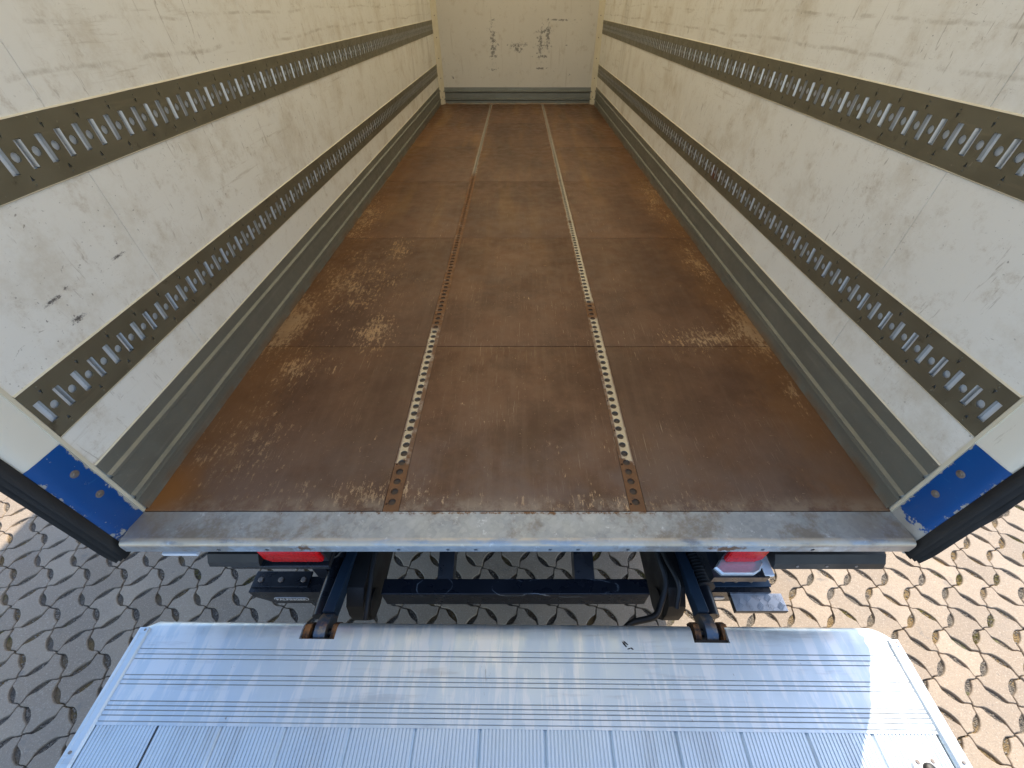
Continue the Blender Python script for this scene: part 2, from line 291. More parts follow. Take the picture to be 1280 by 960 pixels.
# ------------------------------------------------------------------ mesh helpers
class MB:
    def __init__(s): s.v = []; s.f = []; s.mi = []
    def add(s, vs, fs, mi=0):
        o = len(s.v); s.v += [tuple(p) for p in vs]; s.f += [tuple(i + o for i in f) for f in fs]; s.mi += [mi] * len(fs); return s
    def box(s, x0, x1, y0, y1, z0, z1, bev=0, mi=0, tf=None):
        if not bev:
            vs = [(x, y, z) for x in (x0, x1) for y in (y0, y1) for z in (z0, z1)]
            fs = [(0, 1, 3, 2), (4, 6, 7, 5), (0, 4, 5, 1), (2, 3, 7, 6), (0, 2, 6, 4), (1, 5, 7, 3)]
        else:
            bm = bmesh.new(); bmesh.ops.create_cube(bm, size=1)
            for q in bm.verts: q.co = Vector(((x0 + x1) / 2 + q.co.x * (x1 - x0), (y0 + y1) / 2 + q.co.y * (y1 - y0), (z0 + z1) / 2 + q.co.z * (z1 - z0)))
            bmesh.ops.bevel(bm, geom=list(bm.edges), offset=bev, segments=2, affect='EDGES', profile=.6)
            bm.verts.index_update(); vs = [tuple(q.co) for q in bm.verts]; fs = [tuple(q.index for q in f.verts) for f in bm.faces]; bm.free()
        if tf: vs = [tf(p) for p in vs]
        return s.add(vs, fs, mi)
    def prism(s, prof, fn0, fn1, mi=0, caps=True):
        n = len(prof); vs = [fn0(*p) for p in prof] + [fn1(*p) for p in prof]
        fs = [(i, (i + 1) % n, n + (i + 1) % n, n + i) for i in range(n)]
        if caps: fs += [tuple(range(n - 1, -1, -1)), tuple(range(n, 2 * n))]
        return s.add(vs, fs, mi)
    def loft(s, rings, closed=True, caps=True, mi=0):
        n = len(rings[0]); vs = [p for r in rings for p in r]; fs = []
        for k in range(len(rings) - 1):
            for i in range(n if closed else n - 1):
                a, b = k * n + i, k * n + (i + 1) % n; fs.append((a, b, b + n, a + n))
        if caps: fs += [tuple(range(n - 1, -1, -1)), tuple(range((len(rings) - 1) * n, len(rings) * n))]
        return s.add(vs, fs, mi)
    def tube(s, path, r, n=10, mi=0, caps=True):
        path = [Vector(p) for p in path]; rings = []; up = Vector((0, 0, 1))
        rr = r if isinstance(r, (list, tuple)) else [r] * len(path)
        for i, p in enumerate(path):
            t = (path[min(i + 1, len(path) - 1)] - path[max(i - 1, 0)]).normalized()
            a = t.cross(up); a = t.cross(Vector((1, 0, 0))) if a.length < .05 else a
            a.normalize(); b = t.cross(a)
            rings.append([p + (a * math.cos(k * 2 * math.pi / n) + b * math.sin(k * 2 * math.pi / n)) * rr[i] for k in range(n)])
        return s.loft(rings, True, caps, mi)
    def plate(s, outer, holes, fn, depth, mi=0, rim=True, hole_depth=None):
        """flat plate with true holes: outline and holes in (u,v); fn(u,v,d) -> point, d = depth behind the face"""
        pts = []; edges = []; loops = []
        for lp in [outer] + holes:
            o = len(pts); pts += [Vector(p) for p in lp]; edges += [(o + i, o + (i + 1) % len(lp)) for i in range(len(lp))]; loops.append((o, len(lp)))
        vv, ee, ff, *_ = delaunay_2d_cdt(pts, edges, [], 1, 1e-6)
        def inside(p, lp):
            c = False; j = len(lp) - 1
            for i in range(len(lp)):
                if (lp[i][1] > p[1]) != (lp[j][1] > p[1]) and p[0] < (lp[j][0] - lp[i][0]) * (p[1] - lp[i][1]) / (lp[j][1] - lp[i][1]) + lp[i][0]: c = not c
                j = i
            return c
        keep = []
        for f in ff:
            cx = sum(vv[i][0] for i in f) / len(f); cy = sum(vv[i][1] for i in f) / len(f)
            if inside((cx, cy), outer) and not any(inside((cx, cy), h) for h in holes): keep.append(tuple(f))
        s.add([fn(p[0], p[1], 0) for p in vv], keep, mi)
        for k, (lp) in enumerate([outer] + holes):
            if k == 0 and not rim: continue
            d = depth if k == 0 else (hole_depth or depth)
            n = len(lp); s.add([fn(*p, 0) for p in lp] + [fn(*p, d) for p in lp], [(i, (i + 1) % n, n + (i + 1) % n, n + i) for i in range(n)], mi)
        return s
    def build(s, name, mat, parent=None, smooth=None):
        me = bpy.data.meshes.new(name); me.from_pydata(s.v, [], s.f)
        ms = mat if isinstance(mat, (list, tuple)) else [mat]
        for m in ms: me.materials.append(M[m])
        if len(ms) > 1: me.polygons.foreach_set('material_index', s.mi)
        bm = bmesh.new(); bm.from_mesh(me); bmesh.ops.recalc_face_normals(bm, faces=bm.faces); bm.to_mesh(me); bm.free()
        if smooth: me.shade_smooth(); me.set_sharp_from_angle(angle=R(smooth))
        return link(bpy.data.objects.new(name, me), parent)
OFF = {}
def link(o, parent=None):
    col.objects.link(o)
    if parent is not None:
        o.parent = parent; o.matrix_parent_inverse = Matrix.Translation(-OFF.get(parent.name, Vector((0, 0, 0))))
    return o
def thing(name, label, cat, loc):
    o = bpy.data.objects.new(name, None); o.empty_display_size = .2; o.location = loc; OFF[o.name] = Vector(loc)
    col.objects.link(o); o['label'] = label; o['category'] = cat; return o
def circ(cx, cy, r, n=12, a0=0): return [(cx + r * math.cos(a0 + 2 * math.pi * i / n), cy + r * math.sin(a0 + 2 * math.pi * i / n)) for i in range(n)]
def disc(mb, c, axis, r, h, n=12, mi=0):
    c = Vector(c); a = Vector(axis).normalized(); mb.tube([c, c + a * h * .7, c + a * h], [r, r, r * .8], n, mi)

# ------------------------------------------------------------------ paving (square lattice of bone-shaped concrete stones)
P = .205; AX, AY = 2.157, .865
ground = MB().add([(-500, -500, -.013), (500, -500, -.013), (500, 500, -.013), (-500, 500, -.013)], [(0, 1, 2, 3)]).build('paved_yard', 'grit')
ground['kind'] = 'structure'; ground['label'] = 'yard ground with grit and moss between concrete grass pavers'
def bulge(t):
    q = min(1, max(0, (min(t, 1 - t) - .02) / .24)); return .0215 * q * q * (3 - 2 * q)
def stone_outline(ts):
    h = P / 2; cs = [(h, 0), (0, h), (-h, 0), (0, -h)]; out = []
    for k in range(4):
        a, b = Vector(cs[k]), Vector(cs[(k + 1) % 4]); d = b - a; nrm = Vector((d.y, -d.x)).normalized(); sg = 1 if k % 2 == 0 else -1
        for t in ts:
            g = .0019 + (.0118 * math.sin(math.pi * (t - .19) / .62) ** .85 if .19 < t < .81 else 0)
            p = a + d * t + nrm * (sg * bulge(t) - g); out.append((p.x, p.y))
    return out
def inset(lp, q):
    n = len(lp); r = []
    for i in range(n):
        a, b, c = Vector(lp[i - 1]), Vector(lp[i]), Vector(lp[(i + 1) % n]); t = (c - a).normalized(); r.append((b.x - t.y * q, b.y + t.x * q))
    return r
def stone_geo(ts, full):
    lp = stone_outline(ts); n = len(lp); mb = MB()
    if full:
        i0 = inset(lp, .0032); rings = [[(x, y, 0) for x, y in i0], [(x, y, -.0026) for x, y in inset(lp, .0008)], [(x, y, -.007) for x, y in lp], [(x, y, -.02) for x, y in lp]]
    else: rings = [[(x, y, 0) for x, y in inset(lp, .0015)], [(x, y, -.015) for x, y in lp]]
    mb.loft(rings, True, False); mb.f.append(tuple(range(n))); mb.mi.append(0)
    return mb
fine = [.03, .10, .17, .21, .26, .34, .44, .56, .66, .74, .79, .83, .90, .97]
coarse = [.04, .2, .3, .5, .7, .8, .96]
fm = stone_geo(fine, True); proto = fm.build('paving_stone', 'paver', None, 28); pme = proto.data
bpy.data.objects.remove(proto)
cm = stone_geo(coarse, False)
th = .7541; c_, s_ = math.cos(th), math.sin(th)
def project(x, y, z):
    h = CAMZ - z; d = y * c_ + h * s_
    return (647 + FPX * x / d, 480 + FPX * (h * c_ - y * s_) / d) if d > .05 else (-1e4, -1e4)
def hidden(x, y):
    for zz, test in ((1.08, lambda a, b: abs(a) < 1.31 and b > .575), (.77, lambda a, b: abs(a) < 1.27 and -1.4 < b < .455)):
        k = (CAMZ - zz) / CAMZ
        if test(x * k, y * k): return True
    k1 = (1.6 / math.hypot(x, 1e-6))
    return abs(x) > 1.3 and y * 1.3 / abs(x) > .6 and CAMZ * (1 - 1.3 / abs(x)) > .95
cells = []
for i in range(-36, 16):
    for j in range(-20, 36):
        for b in (0, 1):
            x = AX + i * P + (P / 2); y = AY + j * P
            if b: x -= P / 2; y -= P / 2
            if abs(x) > 5.2 or y < -3 or y > 8: continue
            u, v = project(x, y, 0); vis = -30 < u < 1310 and 560 < v < 990 and not hidden(x, y)
            cells.append((0 if vis else 1, x * x + y * y, x, y, b))
cells.sort()
rest = MB()
for k, (nv, dd, x, y, b) in enumerate(cells):
    # b = 0: this stone has grid nodes of the first kind to its east and west
    rot = math.pi / 2 * b + random.gauss(0, .008); dz = random.gauss(0, .0012); tx, ty = random.gauss(0, .005), random.gauss(0, .005)
    x += random.gauss(0, .0006); y += random.gauss(0, .0006)
    if k < 300 and not nv:
        o = bpy.data.objects.new('paving_stone', pme); col.objects.link(o); o.parent = ground
        o.location = (x, y, dz); o.rotation_euler = (tx, ty, rot)
    else:
        c, s = math.cos(rot), math.sin(rot)
        rest.add([(x + p[0] * c - p[1] * s, y + p[0] * s + p[1] * c, p[2] + dz + p[1] * tx - p[0] * ty) for p in cm.v], cm.f)
ro = rest.build('paving_stones_far', 'paver', ground); ro['kind'] = 'stuff'
# grit and moss in the oval pockets that show
peb = MB(); moss = MB()
for k, (nv, dd, x, y, b) in enumerate(cells):
    if nv or k > 520: continue
    h = P / 2; cs = [(h, 0), (0, h), (-h, 0), (0, -h)]
    for e in (0, 1, 2, 3):
        if e > 1: continue
        a, bb = Vector(cs[e]), Vector(cs[e + 1]); d = bb - a; nrm = Vector((d.y, -d.x)).normalized(); sg = 1 if e % 2 == 0 else -1
        if b: rr = Matrix.Rotation(math.pi / 2, 2); a = rr @ a; d = rr @ d; nrm = rr @ nrm
        mossy = random.random() < (.10 if x > 0 else .02)
        for q in range(9):
            t = random.uniform(.24, .76); wd = .0095 * math.sin(math.pi * (t - .2) / .6)
            p = a + d * t + nrm * (sg * bulge(t) + random.uniform(-wd, wd)); r = random.uniform(.0016, .0052)
            cx, cy, cz = x + p.x, y + p.y, -.013 + r * .4
            o6 = [(1, 0, 0), (-1, 0, 0), (0, 1, 0), (0, -1, 0), (0, 0, 1), (0, 0, -1)]; an = random.random() * 3; ca, sa = math.cos(an), math.sin(an)
            f8 = [(0, 2, 4), (2, 1, 4), (1, 3, 4), (3, 0, 4)]
            peb.add([(cx + r * (q0 * ca - q1 * sa) * 1.2, cy + r * (q0 * sa + q1 * ca), cz + r * q2) for q0, q1, q2 in o6], f8)
        if mossy:
            for q in range(60):
                t = random.uniform(.26, .74); wd = .012 * math.sin(math.pi * (t - .2) / .6)
                p = a + d * t + nrm * (sg * bulge(t) + random.uniform(-wd, wd)); an = random.random() * 6.3; l = random.uniform(.006, .016)
                bx, by = x + p.x, y + p.y; ox, oy = math.cos(an), math.sin(an)
                moss.add([(bx - oy * .0014, by + ox * .0014, -.012), (bx + oy * .0014, by - ox * .0014, -.012), (bx + ox * l * .7, by + oy * l * .7, -.012 + l)], [(0, 1, 2)])
po = peb.build('joint_pebbles', 'pebble', ground); po['kind'] = 'stuff'
mo = moss.build('joint_moss', 'moss', ground); mo['kind'] = 'stuff'

# ------------------------------------------------------------------ truck body
F = 1.10; W = 1.225; YR, YB = .69, 7.87; ZT = 3.33
truck = thing('truck_body', 'white box truck body open at the rear with scratched brown plywood floor', 'truck', (0, 4.3, 0))
# floor
floor = MB().box(-1.22, 1.22, .70, YB + .05, 1.0, 1.078).build('floor', 'void', truck)
for xa in (-.4435, .3695): MB().box(xa, xa + .053, .692, YB, 1.0785, 1.0915).build('strip_bed', 'bed', floor)
seams = [YR, 1.564, 2.80, 4.03, 5.26, 6.49, YB - .004]
colx = [(-1.2235, -.4445), (-.3895, .3685), (.4235, 1.2235)]
for a, b in zip(seams, seams[1:]):
    for x0, x1 in colx:
        MB().box(x0, x1, a + .0018, b - .0018, 1.079, F + random.uniform(-.0008, .0008), .0012).build('floor_panel', 'floor', floor, 40)
for x0, xc, sg in ((-.443, -.4195, 1), (.370, .3945, 1)):
    mb = MB(); nh = int((YB - .02 - .705) / .04)
    for i in range(nh):
        y0 = .705 + .04 * i
        holes = [circ(xc, y0 + .02, .0128, 14)]
        if i % 4 == 0: holes.append(circ(x0 + .0065, y0 + .012, .0036, 7))
        ya = YR if i == 0 else y0
        mb.plate([(x0, ya), (x0 + .052, ya), (x0 + .052, y0 + .04), (x0, y0 + .04)], holes, lambda u, v, d: (u, v, 1.0990 - d), .007, 0, False, .007)
    mb.build('lashing_strip', 'strip', floor)
    # thin bead either side of the strip
# side walls
KICK = [(1.338, .004), (1.295, .006), (1.289, .016), (1.281, .017), (1.275, .004), (1.266, .0012), (1.259, .004), (1.184, .005), (1.178, .016), (1.170, .017), (1.164, .004), (1.156, .0012), (1.149, .005), (1.116, .006), (1.101, .011)]
rails = [(F + .367, F + .517), (F + .865, F + 1.015)]
def rail_mesh(s, z0, z1, y0, y1):
    mb = MB(); xf = W - .003; zc = (z0 + z1) / 2; pit = .1177
    fn = lambda u, v, d: (s * (xf + d), u, v)
    k = 0; y = y0 + .0065
    mb.add([fn(y0, z0, 0), fn(y, z0, 0), fn(y, z1, 0), fn(y0, z1, 0)], [(0, 1, 2, 3)])
    while y < y1 - .01:
        ye = min(y + pit, y1); holes = []
        for q in (0, 1):
            yc = y + .0165 + q * pit / 2
            if yc + .042 > ye: continue
            holes.append([(yc - .010, zc - .033), (yc + .010, zc - .033), (yc + .010, zc + .033), (yc - .010, zc + .033)])
            holes.append(circ(yc + .0280, zc, .0118, 12))
            # pressed lip on one flank of each slot
            u0, dd = (yc + .010, .006) if q else (yc + .010, .001)
            mb.add([(s * (xf + .0005), u0 - .0005, zc - .031), (s * (xf + .0005), u0 - .0005, zc + .031), (s * (xf + .0098), u0 - dd, zc + .031), (s * (xf + .0098), u0 - dd, zc - .031)], [(0, 1, 2, 3)], 2)
        yt = y + .0445
        if yt + .02 < ye:
            for sg, zz in ((1, zc + .046), (-1, zc - .047)):
                holes.append([(yt - .005, zz + sg * .006), (yt + .005, zz + sg * .006), (yt, zz - sg * .007)])
                disc(mb, (s * (xf + .001), yt, zz + sg * .0155), (-s, 0, 0), .0028, .003, 6, 0)
        mb.plate([(y, z0), (ye, z0), (ye, z1), (y, z1)], holes, fn, .004, 0, False, .004)
        y += pit; k += 1
    xb = xf + .011
    mb.add([(s * xb, y0, zc - .060), (s * xb, y1, zc - .060), (s * xb, y1, zc + .060), (s * xb, y0, zc + .060)], [(0, 1, 2, 3)], 1)
    for zz, si in ((z0, 1), (z1, -1)):
        mb.add([(s * xf, y0, zz), (s * xf, y1, zz), (s * (xf + .02), y1, zz), (s * (xf + .02), y0, zz)], [(0, 1, 2, 3)], 0)
    return mb
for s in (-1, 1):
    skin = MB().box(min(s * 1.253, s * 1.288), max(s * 1.253, s * 1.288), .62, YB + .06, 1.03, ZT + .0).build('side_wall', 'skin', truck)
    skin['label'] = ('left' if s < 0 else 'right') + ' side wall lined with scuffed white panels and two cargo rails'
    j = [.694, 1.264] + [1.264 + 1.165 * k for k in range(1, 6)] + [YB - .002]
    zs = [(1.102, rails[0][0] - .001), (rails[0][1] + .001, rails[1][0] - .001), (rails[1][1] + .001, ZT - .004)]
    for z0, z1 in zs:
        for a, b in zip(j, j[1:]):
            xa, xb = s * W, s * 1.252
            MB().box(min(xa, xb), max(xa, xb), a + .0008, b - .0008, z0, z1, .0009).build('wall_panel', 'wall', skin)
    for z0, z1 in rails:
        rail_mesh(s, z0, z1, .70, YB - .01).build('cargo_rail', ['rail', 'zinc', 'lip'], skin)
        for zz in (z0, z1):
            t = 1 if zz == z1 else -1; mb = MB(); n = 90; rings = []
            for k in range(n + 1):
                y = .70 + (YB - .72) * k / n; q = .0012 + random.uniform(0, .0014)
                rings.append([(s * (W + .001), y, zz + t * .0028), (s * (W - .0032), y, zz + t * .0016), (s * (W - .0045), y, zz - t * q * .5), (s * (W - .001), y, zz - t * q)])
            mb.loft(rings, False, False).build('sealant_bead', 'seal', skin, 60)
    mb = MB(); pr = KICK
    mb.loft([[(s * (W - o), y, z) for z, o in pr] for y in (.7, YB - .012)], False, False)
    mb.build('kick_plate', 'kick', skin, 25)
    MB().loft([[(s * (W - .001), y, 1.3415), (s * (W - .0045), y, 1.340), (s * (W - .005), y, 1.338), (s * (W - .002), y, 1.334)] for y in (.7, YB - .012)], False, False).build('sealant_bead', 'seal', skin, 60)
# front wall
fw = MB().box(-1.253, 1.253, YB, YB + .03, 1.03, ZT).build('front_wall', 'front', truck)
fw['label'] = 'far end wall with dark scuff marks above a grey kick plate'
MB().loft([[(x, YB - o * 1.6, F + (z - F) * .93) for z, o in KICK] for x in (-1.21, 1.21)], False, False).build('kick_plate', 'kick', fw, 25)
for s in (-1, 1):
    cp = MB().prism([(0, 0), (-.075, 0), (-.07, -.012), (-.05, -.03), (-.03, -.055), (-.012, -.075), (0, -.08)], lambda u, v: (s * (W + u - .0), YB + v - .001, F + .003), lambda u, v: (s * (W + u), YB + v - .001, ZT - .005)).build('corner_moulding', 'seal', fw, 30)
    for k in range(9):
        mb = MB(); disc(mb, (s * (W - .038), YB - .043, F + .10 + .24 * k), (-s, -1, 0), .008, .006, 8); mb.build('screw', 'bolt', fw)
# roof: thin translucent sheet on cross bows
roof = MB().add([(-1.288, .62, ZT + .01), (1.288, .62, ZT + .01), (1.288, YB + .06, ZT + .01), (-1.288, YB + .06, ZT + .01)], [(0, 1, 2, 3)]).build('roof', 'roof', truck)
roof['label'] = 'translucent cream roof sheet over the load space'
for k in range(1, 12): MB().box(-1.25, 1.25, .7 + k * .6 - .02, .7 + k * .6 + .02, ZT - .045, ZT + .004).build('roof_bow', 'skin', roof)
# rear frame posts
JP = [(1.225, .694), (1.229, .66), (1.236, .622), (1.241, .606), (1.250, .594), (1.262, .588), (1.285, .588), (1.289, .60), (1.289, .692)]
for s in (-1, 1):
    post = MB().prism(JP, lambda u, v: (s * u, v, 1.06), lambda u, v: (s * u, v, ZT + .02)).build('rear_post', 'jamb', truck, 35)
    MB().prism([(p[0] - (.0020 if i < 6 else 0), p[1] - (.008 if i == 0 else .0018 if 3 < i else 0)) for i, p in enumerate(JP[:7])] + [(1.27, .60), (1.25, .64)],
               lambda u, v: (s * u, v, 1.012 if u > 1.24 else 1.085), lambda u, v: (s * u, v, 1.455 - max(0, u - 1.228) * .3)).build('corner_plate', 'blue', post, 35)['label'] = 'chipped blue painted plate at the foot of the rear post'
    for zz in (1.362, 1.262):
        mb = MB(); disc(mb, (s * 1.2290, .655, zz), (-s, -.1, 0), .0115, .0026, 16); disc(mb, (s * 1.2270, .655, zz), (-s, -.1, 0), .006, .0025, 6); mb.build('bolt', 'bolt', post, 35)
    MB().box(min(s * 1.222, s * 1.226), max(s * 1.222, s * 1.226), .6885, .6995, F, ZT, .0008).build('sealant_bead', 'seal', post)
    # black rubber door gasket, crumpled on the right
    mb = MB(); rings = []; n = 120
    prof = [(1.252, .600), (1.250, .586), (1.257, .572), (1.264, .585), (1.273, .565), (1.282, .584), (1.292, .560), (1.306, .566), (1.318, .582), (1.314, .598), (1.292, .602)]
    for k in range(n + 1):
        z = 1.022 + (ZT + .02 - 1.022) * k / n; ring = []
        tp = min(1, (z - 1.015) / .05)
        for i, (u, v) in enumerate(prof):
            u = 1.245 + (u - 1.252) * .86; v -= .006
            q = max(0, (u - 1.262) / .05)
            wv = (math.sin(z * 31 + 1) * .5 + math.sin(z * 53 + i * .5) * .35 + math.sin(z * 17) * .7) * ((.0035 + .0095 * math.exp(-((z - 1.18) / .22) ** 2)) if s > 0 else .0012) * q
            if s > 0: wv += .0035 * math.sin(z * 120 + i) * math.exp(-((z - 1.2) / .25) ** 2) * q
            lob = (.010 if s > 0 else 0) * q * math.exp(-((z - 1.30) / .05) ** 2)
            uu = 1.252 + (u - 1.252) * (.55 + .45 * tp) + wv + lob * 1.6
            ring.append((s * uu, v + wv * .5 - (.004 * q if s > 0 else 0), z))
        rings.append(ring)
    mb.loft(rings).build('rubber_gasket', 'rubber', post, 50)
MB().box(-1.289, 1.289, .59, .69, ZT - .08, ZT + .03, .006).build('rear_header', 'jamb', truck)
# sill
prof = [(.689, 1.055), (.689, 1.0985), (.606, 1.0995), (.598, 1.101), (.590, 1.100), (.582, 1.096), (.578, 1.089), (.577, 1.080)]
mb = MB(); mb.loft([[(x, y, z) for y, z in prof] for x in (-1.232, -.6, 0, .6, 1.232)], False, False)
hx = [-.935, -.784, -.372, -.218, -.131, .102, .189, .345, .767, .923]
mb.plate([(-1.232, 1.054), (1.232, 1.054), (1.232, 1.0802), (-1.232, 1.0802)], [circ(q, 1.066, .0065, 10) for q in hx], lambda u, v, d: (u, .577 + d, v), .012)
mb.box(-1.232, 1.232, .59, .688, 1.046, 1.054)
sill = mb.build('rear_sill', 'sill', truck, 35); sill['label'] = 'galvanised steel sill along the rear floor edge, blotchy and worn'
MB().box(-1.23, 1.23, .590, .592, 1.0545, 1.079).build('sill_core', 'void', truck)
# chassis rails, axles and wheels
for s in (-1, 1):
    MB().box(s * .42 - .035, s * .42 + .035, 1.05, 9.1, .70, .93, .006).build('chassis_rail', 'black', truck)
for k in range(12): MB().box(-1.2, 1.2, 1.1 + k * .6, 1.16 + k * .6, .932, .998).build('cross_member', 'black', truck)
def wheel(x0, wd, y, side):
    mb = MB(); r = .48; prof = [(.27, 0), (.40, .0), (.465, .03), (r, .06), (r, wd - .06), (.465, wd - .03), (.40, wd), (.27, wd)]; n = 40
    mb.loft([[(x0 + a, y + q * math.sin(2 * math.pi * k / n), r + q * math.cos(2 * math.pi * k / n)) for q, a in prof] for k in range(n + 1)], False, False)
    t = mb.build('wheel', 'tyre', truck, 40)
    rm = MB(); rp = [(.272, .02), (.25, .06), (.20, wd / 2), (.12, wd / 2 + .03 * side), (.06, wd / 2 + .06 * side), (0.001, wd / 2 + .06 * side)]
    rm.loft([[(x0 + a, y + q * math.sin(2 * math.pi * k / n), r + q * math.cos(2 * math.pi * k / n)) for q, a in rp] for k in range(n + 1)], False, False); rm.build('rim', 'skin', t, 40)
for x0, s in ((-1.2, -1), (-.92, -1), (.66, 1), (.94, 1)): wheel(x0, .26, 3.05, s)
for x0, s in ((-1.16, -1), (.90, 1)): wheel(x0, .26, 8.6, s)
MB().tube([(-.9, 3.05, .48), (.9, 3.05, .48)], .07, 12).build('axle', 'black', truck, 40)
MB().tube([(-.9, 8.6, .48), (.9, 8.6, .48)], .05, 12).build('axle', 'black', truck, 40)
for s in (-1, 1):
    MB().box(min(s * .50, s * 1.22), max(s * .50, s * 1.22), 2.40, 2.412, .14, .99, .003).build('light_block_flap', 'rubber', truck)  # unseen mud flaps, added to keep light off the ground below
    for ya_, yb_ in ((2.0, 2.38), (3.75, 7.9)): MB().box(min(s * 1.225, s * 1.25), max(s * 1.225, s * 1.25), ya_, yb_, .36, .99, .006).build('light_block_panel', 'black', truck)  # solid side guards out of view, added to darken the ground underneath
MB().tube([(-1.05, 1.55, .60), (1.05, 1.55, .60)], .085, 20).build('light_block_tube', 'black', truck, 40)  # unseen tube, added to block light coming from the front
MB().box(-.40, .40, 1.75, 2.35, .38, .90, .01).build('light_block_box', 'black', truck)  # hidden box, added to block sky light under the body
# lamps under the sill
def tail_lamp(xa, xb, ya, mir):
    h = MB().prism([(.0, .90), (.0, 1.022), (.14, 1.03), (.14, .89)], lambda u, v: (xa, ya + .012 + u, v), lambda u, v: (xb, ya + .012 + u, v)).build('tail_lamp', 'black', truck, 35)
    a, b = xa + .008, xb - .008
    pr = [(a + .02, .915), (b - .006, .915), (b, .925), (b, 1.012), (b - .006, 1.018), (a + .006, 1.018), (a, 1.012), (a, .94)]
    if mir: pr = [(a + b - u, v) for u, v in pr][::-1]
    mb = MB(); sh = [(((a + b) / 2 + (u - (a + b) / 2) * .93), .967 + (v - .967) * .88) for u, v in pr]
    mb.loft([[(u, ya + .014, v) for u, v in pr], [(u, ya + .004, v) for u, v in pr], [(u, ya, v) for u, v in sh]])
    mb.build('lens', 'red', h, 30); return h
tl = tail_lamp(-.872, -.655, .602, False); tl['label'] = 'red tail lamp under the left end of the sill'
tr = tail_lamp(.70, .84, .602, True); tr['label'] = 'red tail lamp under the right end of the sill'
# left black guard bar with fixing plate
MB().prism([(.588, .915), (.594, .935), (.612, .958), (.70, .958), (.70, .915)], lambda u, v: (-1.047, u, v), lambda u, v: (-.875, u, v)).build('guard_bar', 'rubber', truck)
MB().box(-1.0, -.655, .60, .70, .865, .889, .004).build('lamp_bracket', 'black', truck)
MB().prism([(.584, .905), (.591, .930), (.612, .955), (.70, .955), (.70, .905)], lambda u, v: (.870, u, v), lambda u, v: (1.245, u, v)).build('guard_bar', 'rubber', truck)
for q in (.95, 1.05, 1.15):
    mb = MB(); disc(mb, (q, .5885, .918), (0, -1, .3), .005, .003, 8); mb.build('bolt', 'bolt', truck)
MB().box(-1.16, -1.045, .590, .640, .992, 1.006, .003).build('marker_strip', 'white', truck)
# right reversing lamp, pale plate
rl = MB().prism([(.56, .86), (.56, .895), (.68, .90), (.68, .82)], lambda u, v: (.665, u, v), lambda u, v: (.855, u, v)).build('reversing_lamp', 'black', truck, 30)
pr = [(.668, .868), (.695, .905), (.815, .905), (.822, .90), (.812, .878), (.795, .862), (.69, .858)]
pr = [(.672, .588), (.705, .622), (.842, .622), (.846, .602), (.825, .578), (.80, .566), (.690, .566)]
mb = MB(); mb.loft([[(u, v, .893) for u, v in pr], [(u, v, .905) for u, v in pr], [(.757 + (u - .757) * .92, .595 + (v - .595) * .88, .912) for u, v in pr]]); mb.build('lens', 'clear', rl, 30)
MB().box(.84, .872, .565, .64, .885, .90, .003).build('lamp_bracket', 'white', truck)

# ------------------------------------------------------------------ tail lift
lift = thing('tail_lift', 'hydraulic tail lift with ribbed aluminium platform lowered below the sill', 'tail lift', (0, .45, .40))
ya = -.0085; cy_, sy_ = math.cos(ya), math.sin(ya)
def T(p): x, y, z = p; y -= .45; return (x * cy_ - y * sy_, .45 + x * sy_ + y * cy_, z)
PZ = .77
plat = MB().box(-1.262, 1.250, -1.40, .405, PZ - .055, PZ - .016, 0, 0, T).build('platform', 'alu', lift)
nose = [(.405, PZ - .06), (.452, PZ - .056), (.4585, PZ - .045), (.460, PZ - .03), (.4575, PZ - .015), (.450, PZ - .005), (.438, PZ - .0008), (.405, PZ)]
def pull(x):
    e = max(0, x - 1.19) / .065 if x > 0 else max(0, -x - 1.235) / .03
    return (.032 if x > 0 else .012) * e * e
for x0, x1 in ((-1.272, -.728), (-.611, .586), (.703, 1.258)):
    xs = [x0] + [x0 + (x1 - x0) * k / 14 for k in range(1, 14)] + [x1]
    if x1 > 1.2: xs = [x0, .8, 1.0, 1.16, 1.18, 1.20, 1.22, 1.235, 1.248, x1]
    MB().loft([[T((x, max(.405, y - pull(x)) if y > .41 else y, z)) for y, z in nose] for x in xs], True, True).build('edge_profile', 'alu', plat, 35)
gr = [.373, .358, .345, .302, .290, .278, .236, .225, .214, .202, .188]
top = [(.405, PZ)]
for g in gr: top += [(g + .0015, PZ), (g + .0007, PZ - .0022), (g - .0007, PZ - .0022), (g - .0015, PZ - (.0 if g != .188 else .001))]
top += [(.179, PZ - .001)]
# slightly crowned bands between the groove groups
top = [(y, z + (.0022 if .31 < y < .341 or .24 < y < .274 else 0)) for y, z in top]
gm = MB().loft([[T((x, y, z)) for y, z in top] for x in (-1.238, -.6, 0, .6, 1.222)], False, False)
for k, f in enumerate(gm.f):
    if all(gm.v[i][2] < PZ - .0020 for i in f): gm.mi[k] = 1
gm.build('grooved_plank', ['alu', 'joint'], plat, 25)
